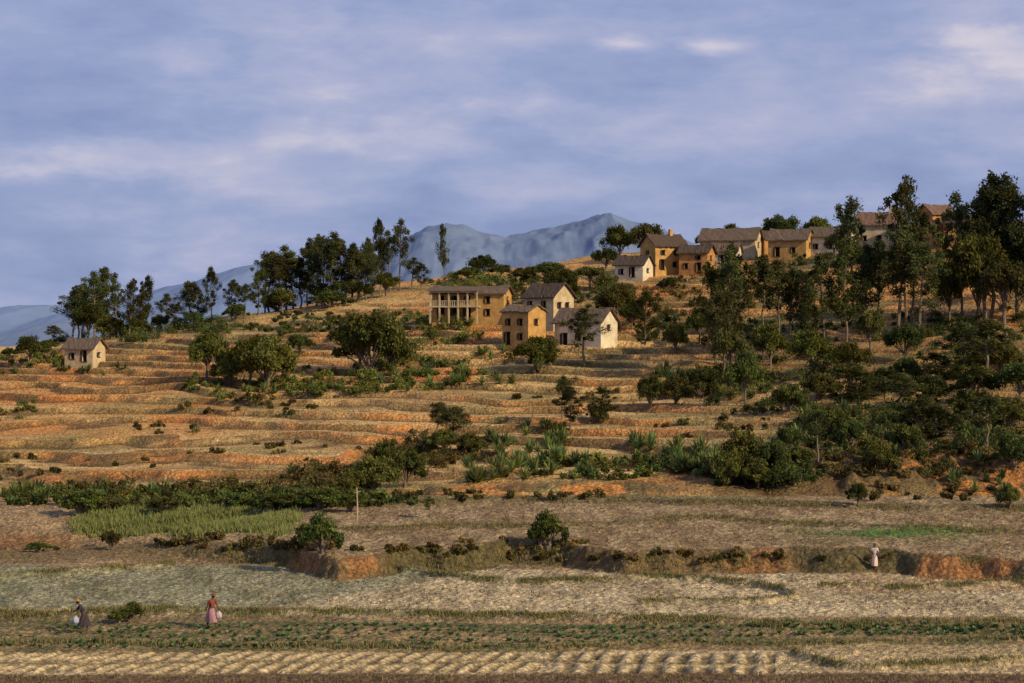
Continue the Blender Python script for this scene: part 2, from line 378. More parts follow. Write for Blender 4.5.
T=[(82,340,280,28,'e'),(103,337,262,30,'e'),(94,339,268,26,'e'),(88,340,296,40,'b'),(72,340,288,28,'e'),(78,340,282,22,'e'),(116,338,276,22,'e'),(110,339,308,42,'l'),(130,338,275,18,'e'),(147,334,272,18,'e'),(140,336,288,18,'e'),(138,336,312,30,'l'),(168,331,292,20,'e'),(160,333,308,24,'b'),(176,331,302,20,'e'),
(188,327,278,22,'e'),(198,326,283,20,'e'),(194,328,306,26,'b'),(212,321,263,16,'e'),(232,319,277,18,'e'),(244,318,282,20,'e'),(236,320,300,28,'l'),(258,315,266,20,'e'),(265,313,252,22,'e'),(270,312,247,28,'e'),(286,310,243,30,'e'),(278,312,252,26,'e'),(293,309,250,24,'e'),(282,312,284,36,'b'),(300,308,254,24,'e'),(276,312,290,40,'l'),
(308,306,240,26,'e'),(316,306,231,28,'e'),(324,306,234,26,'e'),(332,306,229,30,'e'),(342,304,234,30,'e'),(350,303,240,26,'e'),(357,302,248,26,'e'),(322,306,276,36,'b'),(346,304,274,36,'b'),(360,302,274,32,'b'),(330,308,286,50,'l'),(366,300,244,24,'e'),(373,296,234,18,'e'),(379,294,214,20,'e'),(390,292,228,20,'e'),(400,291,216,20,'e'),(386,296,268,34,'b'),(412,290,256,18,'e'),
(421,290,262,16,'e'),(444,280,220,11,'e'),(483,278,247,36,'b'),(468,282,264,34,'b'),(500,279,262,30,'b'),
(30,365,331,38,'b'),(48,352,338,26,'b'),(10,360,345,22,'b'),(55,346,324,18,'e'),
(207,382,325,52,'b'),(230,386,338,46,'l'),(268,386,322,74,'l'),(250,386,328,56,'b'),(370,376,296,86,'l'),(360,376,304,60,'b'),(392,372,308,46,'l'),(300,352,330,34,'l'),(262,352,330,28,'l'),(345,345,318,36,'l'),
(535,374,330,56,'b'),(540,374,336,40,'l'),(585,367,305,34,'e'),(618,318,274,48,'l'),(645,345,288,26,'e'),(632,330,300,36,'b'),(560,300,262,44,'l'),(548,278,258,50,'l'),(590,288,262,44,'b'),(524,282,264,40,'l'),
(648,262,214,48,'b'),(620,262,219,42,'b'),(606,270,240,34,'b'),(778,250,203,46,'b'),(733,245,219,22,'b'),(816,250,210,38,'b'),(835,260,228,30,'b'),(703,250,228,20,'b'),(668,290,274,24,'l'),
(715,372,256,34,'e'),(727,370,246,28,'e'),(737,365,236,34,'e'),(722,378,285,36,'e'),(730,385,318,44,'b'),(764,355,250,36,'e'),(778,352,256,36,'e'),(790,350,264,34,'e'),(825,348,250,34,'e'),(808,356,280,30,'e'),(770,372,316,46,'b'),(812,376,320,50,'b'),
(852,330,190,36,'e'),(846,345,232,36,'e'),(866,338,240,36,'e'),(880,336,236,36,'e'),(905,335,168,38,'e'),(893,340,232,38,'e'),(920,338,240,40,'e'),(912,334,200,36,'e'),(898,338,214,34,'e'),(870,356,300,46,'b'),(905,362,310,50,'b'),
(962,320,188,36,'e'),(975,320,180,38,'e'),(990,318,165,46,'e'),(1004,318,166,42,'e'),(1016,318,176,40,'e'),(985,325,215,70,'b'),(978,320,196,50,'b'),(1020,300,215,54,'b'),(1005,330,245,66,'b'),(1040,320,175,60,'e'),(1080,320,180,60,'e'),(950,325,250,40,'b'),
(745,407,340,42,'b'),(985,388,315,56,'e'),(965,380,318,44,'e'),(1000,376,330,60,'l'),(850,378,335,46,'b'),(905,385,350,40,'l'),(940,390,350,42,'e'),(885,400,366,36,'e'),(700,345,300,34,'b'),(676,352,316,30,'l'),
(570,432,385,26,'e'),(562,420,374,18,'e'),(606,420,386,24,'e'),(598,424,400,28,'l'),(452,448,404,40,'e'),(440,440,400,26,'e'),(470,452,428,34,'l'),(445,450,424,40,'l'),
(375,492,446,60,'l'),(405,488,440,50,'l'),(352,494,462,46,'l'),(388,470,430,34,'l'),(745,484,416,64,'l'),(772,482,430,54,'l'),(728,486,440,44,'l'),(758,488,450,50,'l'),(818,462,402,28,'e'),(870,462,430,40,'l'),(905,455,415,46,'l'),(935,450,402,42,'e'),(985,455,392,44,'e'),(1015,470,425,46,'l'),(905,415,370,30,'e'),(860,410,366,34,'e'),(858,505,478,26,'l'),(1010,510,478,30,'l'),
(830,440,396,40,'l'),(850,450,412,46,'l'),(920,430,388,50,'l'),(975,425,380,54,'l'),(1010,430,388,50,'l'),(880,470,438,44,'l'),(800,470,440,40,'l'),(820,400,366,46,'l'),(850,395,356,50,'b'),(930,405,366,50,'b'),(1020,400,350,60,'b'),(975,400,356,56,'l'),(790,450,422,36,'l'),
(650,408,366,36,'l'),(676,404,366,40,'l'),(700,398,360,46,'l'),(790,412,376,44,'l'),
(549,549,503,44,'s'),(540,549,515,30,'s'),(322,556,503,48,'s'),(312,548,515,40,'s'),(80,516,480,52,'s'),(110,512,492,50,'s'),(165,513,494,46,'s'),(240,508,487,44,'s'),(280,512,488,56,'s'),(320,510,480,56,'s'),(350,512,488,40,'s'),(430,518,496,14,'e'),(130,622,597,32,'s'),(118,624,606,26,'s'),(112,550,525,26,'s'),(40,552,540,40,'s')]
for t_ in T: tree(*t_)

def shrub_mass(name,regions,leaf=.22,mat=None,seed=5):
    r=np.random.default_rng(seed);B=Build()
    for (uc,vc,ru,rv,n,h0,h1,col) in regions:
        for i in range(n):
            while True:
                a,b=r.uniform(-1,1,2)
                if a*a+b*b<1: break
            p=place(uc+a*ru,vc+b*rv);h=r.uniform(h0,h1)*r.uniform(.6,1.3)
            cv=np.array(col)*r.uniform(.75,1.4)*np.array([r.uniform(.85,1.2),1,1])
            for j in range(4):
                c=(p.x+r.normal()*h*.55,p.y+r.normal()*h*.4,p.z+h*(.2+.2*j*r.random()))
                clump(B,c,h*.38*r.uniform(.6,1.3),int(45+36*h),leaf,cv,r,2.2,-.3,.9)
    add_obj(name,B.mesh(name,[mat or M_leaf]))
G1=(.065,.085,.03);G2=(.11,.14,.04);G3=(.1,.09,.036);G4=(.19,.155,.065)
shrub_mass('undergrowth',[
(870,350,150,40,75,1,2.6,G1),(860,400,150,25,60,.8,2.0,G1),(720,385,50,15,24,1,2.,G2),(910,440,120,25,70,.8,2.0,G1),(900,465,130,14,50,.6,1.5,G3),(930,495,90,8,16,.3,.8,G3),
(650,320,60,30,34,1,2.,G1),(700,300,60,20,24,1,2,G3),(850,270,150,12,45,1,2.2,G1),(560,290,60,14,40,1,2.2,G1),(470,285,50,8,25,1,2.4,G2),
(420,375,70,16,45,.8,1.8,G2),(330,385,70,12,40,.8,1.6,G2),(240,390,60,10,25,.8,1.5,G2),(430,330,60,20,35,.8,2,G2),(310,325,60,12,35,.8,2,G1),(180,330,70,6,40,1,2.5,G1),
(100,340,50,5,20,1,2.2,G1),(40,362,60,6,20,.6,1.4,G2),(440,455,50,14,35,.8,1.8,G3),(350,480,50,12,25,.8,1.8,G3),(180,493,200,5,60,.6,1.5,G3),(200,503,220,6,80,.6,1.4,G1),(220,500,180,9,60,.5,1.2,G2),
(600,470,60,12,25,.6,1.4,G2),(670,465,30,10,20,.6,1.4,G1),(760,478,60,10,40,.8,1.8,G1),(530,545,70,8,12,.2,.5,G4),(250,545,90,8,30,.3,.8,G3),(440,552,100,5,22,.15,.45,G3),(700,558,240,5,34,.15,.45,G3),
(10,412,30,8,12,.5,1.,G2),(160,430,40,4,8,.5,.9,G3),(250,408,70,8,16,.5,1.1,G3),(570,400,60,15,14,.5,1.2,G3),(1000,350,60,40,36,1,2.6,G1),(1120,380,100,80,50,1,2.6,G1),(-100,400,100,70,40,.8,2,G3),
(900,262,80,8,34,1,2.4,G1),(980,255,40,14,30,1,2.6,G1),(480,497,120,4,20,.3,.8,G3),(740,430,90,14,14,.4,1.0,G3),(60,470,120,14,14,.3,.7,G3),(300,452,120,10,14,.3,.8,G3)])
def sisal(seed,n=34,L=1.5,col=(.12,.17,.05)):
    r=np.random.default_rng(seed);B=Build();col=tuple(x*1.25 for x in col)
    for i in range(n):
        an=i*2.399;el=math.radians(r.uniform(15,82));l=L*r.uniform(.75,1.1);w=.085
        d=np.array([math.cos(an)*math.cos(el),math.sin(an)*math.cos(el),math.sin(el)]);sd=np.array([-math.sin(an),math.cos(an),0])
        pts=[d*l*t-np.array([0,0,.25*l*t*t*math.cos(el)]) for t in (0,.35,.7,1)]
        ws=[w*.7,w,w*.75,.008];V=[]
        for p,ww in zip(pts,ws): V+= [p-sd*ww,p+sd*ww]
        B.add(np.array(V),[(0,1,3,2),(2,3,5,4),(4,5,7,6)],np.array(col)*r.uniform(.55,1.5),0)
    return B.mesh('sisal',[M_leaf])
SIS=[sisal(1),sisal(2,col=(.15,.17,.05)),sisal(3,col=(.09,.125,.05))]
def sis_region(uc,vc,ru,rv,n,sc):
    for i in range(n):
        p=place(uc+random.uniform(-ru,ru),vc+random.uniform(-rv,rv));s_=sc*random.uniform(.6,1.25)
        add_obj('sisal_plant',random.choice(SIS),p,(random.uniform(-.15,.15),0,random.random()*6),(s_,s_,s_))
for a in [(520,455,45,14,40,1.2),(500,475,35,8,20,1.2),(575,470,25,8,12,1.1),(640,448,14,5,6,1.2),(700,462,24,12,20,1.4),(765,470,34,14,24,1.4),(790,440,15,5,6,1.2),(12,496,30,3,6,1.2),(42,494,10,3,4,1.2),(70,372,60,4,14,.8),(470,380,45,8,20,1.1),(280,388,60,7,20,1.),(380,385,40,8,16,1.1),(690,385,38,10,26,1.4),(490,355,14,4,6,1.0),(540,430,40,8,14,.9),(820,425,14,12,8,1.6),(900,430,90,20,26,1.2),(950,450,70,16,20,1.1),(300,482,20,5,6,1.2),(960,485,60,10,12,.9),(150,494,90,5,8,.9)]: sis_region(*a)

def grass_mass(name,mask,n,h,col,col2,seed,w=.05,nb=5):
    r=np.random.default_rng(seed)
    area=(DD[:nf]*np.gradient(ds)[:nf,None])
    m=(mask[:nf]*area).ravel();m=m/m.sum();c=np.cumsum(m);id_=np.searchsorted(c,r.random(n));id_=np.clip(id_,0,nf*nc-1)
    P=V[id_]+np.stack([r.uniform(-.2,.2,n),r.uniform(-.15,.15,n),np.zeros(n)-.03],1)
    hs=np.repeat(r.uniform(.4,1.5,n),nb)
    P=np.repeat(P,nb,0)+np.concatenate([r.normal(size=(n*nb,2))*.09,np.zeros((n*nb,1))],1)
    N_=n*nb;an=r.random(N_)*6.28;hh=h*r.uniform(.6,1.1,N_)*hs;s=np.stack([np.cos(an),np.sin(an),0*an],1)*w
    tip=P+np.stack([r.normal(size=N_)*.25*hh,r.normal(size=N_)*.25*hh,hh],1)
    Vg=np.stack([P-s,P+s,tip+s*.15,tip-s*.15],1).reshape(-1,3)
    t=r.random(N_)[:,None];cc=(np.array(col)*(1-t)+np.array(col2)*t)*r.uniform(.7,1.25,N_)[:,None]
    add_obj(name,mk_mesh(name,Vg,np.arange(4*N_).reshape(-1,4),np.repeat(cc,4,0),[M_grass]))
vis=((UU>-60)&(UU<1090)).astype(float)
gn=c3(n2,.38,.6)
grass_mass('dry_grass',vis*hill*(DD<400)*gn*(.08+.4*(foot)+.2*edge+sst((UU-620)/100)*.7),18000,.36,(.44,.31,.135),(.25,.18,.075),1)
grass_mass('bank_grass',vis*valm*(grassm**1.5+bk*.5*gn+.5*np.clip(stp,0,1)*sst((UU-300)/60)*gn),12000,.18,(.12,.135,.05),(.26,.20,.09),2,w=.03)
grass_mass('green_grass',vis*gpm*(DD<190)*(.1+gn),8000,.45,(.18,.24,.07),(.28,.29,.11),3)
grass_mass('field_stubble',vis*valm*(DD<190)*gn*(VV<612)*(fm<.5),9000,.14,(.38,.29,.16),(.15,.13,.06),4,w=.03)
grass_mass('verge_grass',vis*valm*(VV>676),4500,.2,(.22,.16,.085),(.12,.10,.05),6,w=.03)
# crops
B=Build();r=np.random.default_rng(9)
for v0,u0,u1 in [(628,60,1100),(632.5,60,760),(637,20,1100),(642,-20,760),(647,-20,520),(632,800,1030),(629,780,1100),(635,800,1100)]:
    p0=16*F/(v0-HV);x=(u0-512)/F*p0
    while x<(u1-512)/F*p0:
        u_=512+x/p0*F;p=place(u_,v0+math.sin(u_*.013)*1.5+r.normal()*.35);x+=.5*r.uniform(.7,1.4)
        if r.random()<.12 or vnoise(np.array([u_/45.]),np.array([v0*1.]),3)[0]<.18: continue
        s_=r.uniform(.11,.25)
        for j in range(10):
            an=r.random()*6.28;el=r.uniform(.3,1.2);d=np.array([math.cos(an)*math.cos(el),math.sin(an)*math.cos(el),math.sin(el)])*s_*1.3;sd=np.array([-math.sin(an),math.cos(an),0])*s_*.45
            b=np.array(p)
            B.add(np.array([b,b+d*.55-sd,b+d,b+d*.55+sd]),[(0,1,2,3)],np.array((.14,.27,.11))*r.uniform(.6,1.5),0)
add_obj('vegetable_crop_rows',B.mesh('crops',[M_leaf]))

# ---------------------------------------------------------------- houses
def boxq(B,c,s,m=0):
    x,y,z=c;a,b,h=s[0]/2,s[1]/2,s[2]/2
    V=np.array([(x-a,y-b,z-h),(x+a,y-b,z-h),(x+a,y+b,z-h),(x-a,y+b,z-h),(x-a,y-b,z+h),(x+a,y-b,z+h),(x+a,y+b,z+h),(x-a,y+b,z+h)])
    B.add(V,[(0,3,2,1),(4,5,6,7),(0,1,5,4),(1,2,6,5),(2,3,7,6),(3,0,4,7)],(1,1,1),m)
def panel(W,B,O,ex,n,w,h0,h1,ops,BW,):
    O=np.array(O,float);ex=np.array(ex,float);n=np.array(n,float);ez=np.array((0,0,1.))
    xs=sorted({0,w,*[o[0] for o in ops],*[o[0]+o[2] for o in ops]});zs=sorted({h0,h1,*[o[1] for o in ops],*[o[1]+o[3] for o in ops]})
    def q(a,b,c,d,T): T.add(np.array([a,b,c,d]),[(0,1,2,3)],(1,1,1),0)
    P=lambda x,z,dn=0:O+ex*x+ez*z-n*dn
    for i in range(len(xs)-1):
        for j in range(len(zs)-1):
            xm=(xs[i]+xs[i+1])/2;zm=(zs[j]+zs[j+1])/2
            if any(o[0]<xm<o[0]+o[2] and o[1]<zm<o[1]+o[3] for o in ops): continue
            q(P(xs[i],zs[j]),P(xs[i+1],zs[j]),P(xs[i+1],zs[j+1]),P(xs[i],zs[j+1]),W)
    for (x,z,a,b) in ops:
        d=.28
        q(P(x,z),P(x+a,z),P(x+a,z,d),P(x,z,d),W);q(P(x,z+b),P(x+a,z+b),P(x+a,z+b,d),P(x,z+b,d),W)
        q(P(x,z),P(x,z+b),P(x,z+b,d),P(x,z,d),W);q(P(x+a,z),P(x+a,z+b),P(x+a,z+b,d),P(x+a,z,d),W)
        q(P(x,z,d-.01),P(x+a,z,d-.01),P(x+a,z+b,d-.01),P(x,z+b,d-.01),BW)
def house(u,vb,L,Wd,H,RH,yaw,wall,roof,ops_f,ops_g,over=.45,chimney=False,name='mud_brick_house',veranda=False):
    p=place(u,vb)
    e=bpy.data.objects.new(name,None);COL.objects.link(e);e.location=p;e.rotation_euler=(0,0,math.radians(yaw))
    W=Build();D_=Build();a,b=L/2,Wd/2
    panel(W,None,(-a,-b,0),(1,0,0),(0,-1,0),L,-2.5,H,ops_f,D_)
    panel(W,None,(a,b,0),(-1,0,0),(0,1,0),L,-2.5,H,[],D_)
    panel(W,None,(a,-b,0),(0,1,0),(1,0,0),Wd,-2.5,H,ops_g,D_)
    panel(W,None,(-a,b,0),(0,-1,0),(-1,0,0),Wd,-2.5,H,ops_g,D_)
    for x in (a,-a):
        W.add(np.array([(x,-b,H),(x,b,H),(x,.001,H+RH),(x,-.001,H+RH)]),[(0,1,2,3)],(1,1,1),0)
    add_obj('walls',W.mesh('walls',[wall]),parent=e)
    if D_.V: add_obj('windows_and_door',D_.mesh('openings',[M_dark]),parent=e)
    S=Build()
    def shut(P,ex,x,z,w,h,n):
        P=np.array(P,float);ex=np.array(ex,float);n=np.array(n,float)
        for (cx,cz,sw,sh) in [(x+w/2,z-.05,w+.3,.1),(x+w/2,z+h+.05,w+.3,.1)]:
            c=P+ex*cx+np.array([0,0,cz])+n*.03;sx=abs(ex[0])*sw+abs(n[0])*.12;sy=abs(ex[1])*sw+abs(n[1])*.12
            boxq(S,c,(sx,sy,sh))
        c=P+ex*(x-w*.26)+np.array([0,0,z+h/2])+n*.04
        boxq(S,c,(abs(ex[0])*w*.45+abs(n[0])*.05,abs(ex[1])*w*.45+abs(n[1])*.05,h*.97))
    for o in ops_f: shut((-a,-b,0),(1,0,0),*o,(0,-1,0))
    for o in ops_g: shut((a,-b,0),(0,1,0),*o,(1,0,0));shut((-a,b,0),(0,-1,0),*o,(-1,0,0))
    if S.V: add_obj('frames_and_shutters',S.mesh('frames',[M_wood]),parent=e)
    R=Build();nx,ny=18,6;rr=np.random.default_rng(int(u*7+vb))
    sl=RH/b;th=.22
    for sg in (-1,1):
        X_,Y_=np.meshgrid(np.linspace(-a-over,a+over,nx),np.linspace(0,1,ny))
        yy=Y_*(b+over);z=H+RH-yy*sl+.12+rr.normal(size=X_.shape)*.05-.25*np.cos(X_/(a+over)*math.pi/2)*(1-Y_)
        top=np.stack([X_+rr.normal(size=X_.shape)*.03*(Y_<1),sg*yy,z],-1).reshape(-1,3);z2=z-th
        bot=np.stack([X_,sg*yy,z2],-1).reshape(-1,3)
        i=np.arange(nx*ny).reshape(ny,nx);Q_=np.stack([i[:-1,:-1],i[:-1,1:],i[1:,1:],i[1:,:-1]],-1).reshape(-1,4)
        k=nx*ny
        sides=[(i[-1,j],i[-1,j+1],i[-1,j+1]+k,i[-1,j]+k) for j in range(nx-1)]+[(i[j,0],i[j+1,0],i[j+1,0]+k,i[j,0]+k) for j in range(ny-1)]+[(i[j,-1],i[j+1,-1],i[j+1,-1]+k,i[j,-1]+k) for j in range(ny-1)]
        R.add(np.vstack([top,bot]),np.vstack([Q_,Q_+k,np.array(sides)]),(1,1,1),0)
    add_obj('roof',R.mesh('roof',[roof]),parent=e)
    if chimney:
        Cc=Build();boxq(Cc,(a*.5,0,H+RH+.3),(.6,.6,1.2));add_obj('chimney',Cc.mesh('chimney',[wall]),parent=e)
    if veranda:
        Vd=Build();x0,x1=-a+.1,a*.32;dep=1.5
        for k_ in range(6):
            x=x0+(x1-x0)*k_/5
            boxq(Vd,(x,-b-dep,H/2-.3),(.24,.24,H+.6))
        boxq(Vd,((x0+x1)/2,-b-dep/2,H*.48),(x1-x0+.4,dep+.3,.2))
        boxq(Vd,((x0+x1)/2,-b-dep+.02,H*.48+.95),(x1-x0,.1,.1))
        for k_ in range(24): boxq(Vd,(x0+(x1-x0)*(k_+.5)/24,-b-dep+.02,H*.48+.5),(.13,.05,.8))
        boxq(Vd,((x0+x1)/2,-b-dep,H+.06),(x1-x0+.3,.24,.2))
        add_obj('veranda_posts_and_balcony',Vd.mesh('veranda',[M_cream]),parent=e)
        Rv=Build()
        y0,y1=-b-dep-.5,-b-.02;zz0,zz1=H+.2,H+.75
        Rv.add(np.array([(x0-.5,y0,zz0),(x1+.4,y0,zz0),(x1+.4,y1,zz1),(x0-.5,y1,zz1),(x0-.5,y0,zz0+.1),(x1+.4,y0,zz0+.1),(x1+.4,y1,zz1+.1),(x0-.5,y1,zz1+.1)]),[(0,3,2,1),(4,5,6,7),(0,1,5,4),(1,2,6,5),(2,3,7,6),(3,0,4,7)],(1,1,1),0)
        add_obj('veranda_roof',Rv.mesh('veranda_roof',[M_thatch2]),parent=e)
    return e
w=.7
house(472,321,12.0,5.2,4.4,1.2,-14,M_ochre,M_thatch2,[(1.2,.2,.9,1.8),(3.4,.7,w,1.1),(5.6,.2,.9,1.8),(1.3,2.7,w,1.1),(3.5,2.7,w,1.1),(5.7,2.7,w,1.1),(9,2.7,w,1),(9,.7,w,1)],[(2.2,2.7,w,1)],veranda=True,name='veranda_house')
house(524,350,5.0,4.4,5.2,1.0,-38,M_ochre,M_thatch2,[(.7,.2,.85,1.8),(3.2,.9,w,.9),(.9,3.1,w,.9),(3.2,3.1,w,.9)],[(1.7,3.1,w,.9)],over=.3)
house(549,326,6.2,5.0,4.6,2.1,-42,M_cream,M_thatch,[(1,2.8,w,.9),(3.9,2.8,w,.9)],[(1.2,2.6,w,.9),(3.1,2.6,w,.9)])
house(586,346,8.2,5.0,3.8,2.0,-33,M_white,M_thatch2,[(1.4,.1,.9,1.8),(4,.9,w,.9),(6.2,.9,w,.9)],[(2.1,2.4,w,.8)])
house(634,279,5.6,4.2,2.5,1.6,-30,M_white,M_thatch,[(1.,.6,w,.9),(3.2,.1,.8,1.7)],[(1.8,.9,w,.7)])
house(663,272,6.6,5.2,4.9,2.0,28,M_ochre,M_thatch,[(1.2,.3,.8,1.8),(4,.8,w,.9),(1.4,3.,w,.8),(4.2,3.,w,.8)],[(2.3,2.9,w,.8)],chimney=True)
house(697,274,5.4,4.4,3.9,1.4,-24,M_orange,M_thatch,[(1,.9,w,.9),(3.4,.2,.8,1.7),(3.4,2.5,w,.7)],[(1.9,2.4,w,.8)])
house(731,256,11,5.2,3.2,2.2,-22,M_cream,M_thatch2,[(1.4,.9,w,.9),(4.4,.2,.9,1.7),(7.5,.9,w,.9)],[(2.2,1.6,w,.9)])
house(727,264,4.6,3.4,2.6,1.4,-22,M_white,M_thatch2,[(1.4,.7,w,.9)],[(1.3,.8,w,.8)])
house(791,258,7.4,5.2,3.5,2.0,-25,M_ochre,M_thatch2,[(1.4,.2,.9,1.7),(4.6,.9,w,.9)],[(2.2,1.8,w,.9)])
house(832,254,8.0,4.6,3.4,1.8,-30,M_white,M_thatch2,[(1.4,.9,w,.9),(4.2,.9,w,.9)],[(1.9,1.5,w,.9)])
house(770,252,4.6,4.2,2.8,1.5,20,M_orange,M_thatch,[(1.4,.7,w,.9)],[(1.7,.8,w,.8)])
house(880,246,8.0,5.4,4.2,2.3,-20,M_cream,M_tile,[(1.2,.9,w,.9),(4,.9,w,.9),(6.8,.9,w,.9)],[(2.2,2.2,w,.9)],chimney=True)
house(936,244,5.4,5.0,5.6,1.8,25,M_orange,M_tile,[(1.,.9,w,.9),(3.6,.9,w,.9),(1.,3.7,w,.9),(3.6,3.7,w,.9)],[(2.1,3.7,w,.9)])
house(960,246,5.4,5.0,4.4,1.8,-20,M_ochre,M_thatch,[(1.2,.9,w,.9),(3.5,2.9,w,.9)],[(2.2,2.9,w,.9)])
house(85,362,5.2,3.8,2.4,1.5,-20,M_cream,M_thatch2,[(1.1,.5,w,.9),(3.3,.1,.8,1.7)],[(1.5,.8,w,.7)])

B=Build();V_,Q_=tube([(0,0,-.3),(.02,0,1.2),(-.03,.01,2.5)],[.07,.06,.05],8);B.add(V_,Q_,(1,1,1),0)
V_,Q_=tube([(-.25,0,2.1),(.3,0,2.2)],[.03,.025],6);B.add(V_,Q_,(1,1,1),0)
add_obj('wooden_post',B.mesh('post',[M_paleWood],True),place(357,521))

# ---------------------------------------------------------------- people
def cloth(name,c): return mat_simple(name,c,tuple(x*.75 for x in c),9,bump=.2,bd=.01)
M_skin=mat_simple('brown_skin',(.11,.055,.032),(.09,.045,.026),12,rough=.6,bump=.05)
M_hair=mat_simple('black_hair',(.012,.01,.009),(.008,.007,.006),40)
M_eye=mat_simple('eye_white',(.7,.68,.62),(.6,.58,.5),5,rough=.3)
def skin(name,vs,es,rs,mat,parent,roots=(0,),sub=2):
    me=bpy.data.meshes.new(name);me.from_pydata(vs,es,[]);me.materials.append(mat)
    o=add_obj(name,me,parent=parent)
    m=o.modifiers.new('Skin','SKIN');m.use_smooth_shade=True
    for i,r_ in enumerate(rs):
        sv=me.skin_vertices[0].data[i];sv.radius=(r_,r_) if not isinstance(r_,tuple) else r_
        sv.use_root=i in roots
    s_=o.modifiers.new('Sub','SUBSURF');s_.levels=sub;s_.render_levels=sub
    return o
def person(name,u,v,yaw,h=1.62,lean=.12,stride=.2,top=(.4,.05,.04),bottom=(.6,.5,.5),hat=None,carry=None,dress=False,armf=(.25,.1)):
    p=place(u,v);e=bpy.data.objects.new(name,None);COL.objects.link(e);e.location=p;e.rotation_euler=(0,0,math.radians(yaw));e.scale=(h/1.65,)*3
    lx=lambda z:max(0,z-.9)*lean*1.6
    vs=[(0,0,.93),(lx(1.1),0,1.1),(lx(1.3),0,1.3),(lx(1.42),0,1.42),(lx(1.5)+.01,0,1.5)];rs=[(.12,.14),(.105,.12),(.12,.15),(.06,.06),(.048,.048)]
    es=[(0,1),(1,2),(2,3),(3,4)]
    for sg,st in ((1,stride),(-1,-stride)):
        i=len(vs);vs+=[(0,sg*.09,.86),(st*.6+.05,sg*.095,.47),(st,sg*.09,.085),(st+.16,sg*.1,.03)]
        rs+=[.092,.058,.036,(.035,.03)];es+=[(0,i),(i,i+1),(i+1,i+2),(i+2,i+3)]
    hands=[]
    for sg,sw in ((1,armf[0]),(-1,armf[1])):
        i=len(vs);sx=lx(1.37)
        sh=(sx,sg*.185,1.36);el=(sx+sw*.45,sg*.24,1.12);wr=(sx+sw*1.2+.05,sg*.22,.90+abs(sw)*.35)
        vs+=[sh,el,wr];rs+=[.052,.04,.027];es+=[(2,i),(i,i+1),(i+1,i+2)];hands.append((Vector(el),Vector(wr),sg))
    skin('body',vs,es,rs,M_skin,e)
    hv=[];he=[];hr=[];roots=[]
    for el,wr,sg in hands:
        d=(wr-el).normalized();side=Vector((1,0,0)) if abs(d.x)<.8 else Vector((0,0,1));side=(side-d*side.dot(d)).normalized();nrm=d.cross(side)
        i=len(hv);roots.append(i);hv+=[wr,wr+d*.075];hr+=[(.026,.016),(.034,.015)];he.append((i,i+1))
        for k_,(off,ln) in enumerate([(-.027,.06),(-.009,.075),(.009,.08),(.027,.068)]):
            j=len(hv);roots.append(j);b0=wr+d*.07+side*off
            hv+=[b0,b0+d*ln*.55+nrm*.008*sg,b0+d*ln*.9+nrm*.03*sg];hr+=[.0095,.009,.007];he+=[(j,j+1),(j+1,j+2)]
        j=len(hv);roots.append(j);b0=wr+d*.02+side*.02
        hv+=[b0,b0+d*.035+side*.03,b0+d*.065+side*.035+nrm*.01];hr+=[.011,.010,.008];he+=[(j,j+1),(j+1,j+2)]
    skin('hands',[tuple(x) for x in hv],he,hr,M_skin,e,roots,1)
    mt=cloth(name+'_top',top);mb=cloth(name+'_cloth',bottom)
    sv=[(0,0,.9),(lx(1.1),0,1.1),(lx(1.3),0,1.3),(lx(1.41),0,1.41)];sr=[(.135,.155),(.122,.137),(.137,.165),(.075,.075)];se=[(0,1),(1,2),(2,3)]
    for el,wr,sg in hands:
        i=len(sv);sh=Vector((lx(1.37),sg*.185,1.36));sv+=[tuple(sh),tuple(el.lerp(sh,.1))];sr+=[.068,.058];se+=[(2,i),(i,i+1)]
    skin('blouse',sv,se,sr,mt,e)
    B=Build();n=40;rows=[(.98,.15,.135),(.85,.175,.165),(.6,.2+stride*.35,.185),(.42,.22+stride*.6,.19),(.30 if not dress else .22,.24+stride*.7,.2)]
    V=[]
    for k_,(z,rx,ry) in enumerate(rows):
        for j in range(n):
            a=2*math.pi*j/n;f=1+.07*k_/4*math.sin(a*9+.6)+.03*math.sin(a*4);V.append((rx*math.cos(a)*f,ry*math.sin(a)*f,z))
    Q=[(k_*n+j,k_*n+(j+1)%n,(k_+1)*n+(j+1)%n,(k_+1)*n+j) for k_ in range(len(rows)-1) for j in range(n)]
    B.add(np.array(V),Q,(1,1,1),0);add_obj('skirt',B.mesh('skirt',[mb],True),parent=e)
    import bmesh
    def blob(nm,c,s,mat,cut=None):
        bm=bmesh.new();bmesh.ops.create_uvsphere(bm,u_segments=20,v_segments=14,radius=1)
        for vv in bm.verts:
            x,y,z=vv.co
            if nm=='head':
                if x>0: x*=1.0-.18*max(0,-z); 
                y*=1-.25*max(0,-z)
            vv.co=Vector((c[0]+x*s[0],c[1]+y*s[1],c[2]+z*s[2]))
        if cut:
            bmesh.ops.delete(bm,geom=[f for f in bm.faces if cut(f.calc_center_median())],context='FACES')
        m=bpy.data.meshes.new(nm);bm.to_mesh(m);bm.free();m.materials.append(mat)
        for pl in m.polygons: pl.use_smooth=True
        return add_obj(nm,m,parent=e)
    hx=lx(1.58)+.03;hz=1.585
    blob('head',(hx,0,hz),(.092,.074,.112),M_skin)
    blob('nose',(hx+.092,0,hz-.018),(.016,.014,.024),M_skin);blob('mouth',(hx+.083,0,hz-.055),(.01,.024,.008),cloth(name+'_lips',(.14,.04,.035)))
    for sg in (1,-1):
        blob('ear',(hx-.005,sg*.074,hz-.01),(.018,.009,.028),M_skin)
        blob('eye',(hx+.078,sg*.03,hz+.008),(.012,.014,.009),M_eye);blob('pupil',(hx+.088,sg*.03,hz+.008),(.005,.006,.006),M_hair)
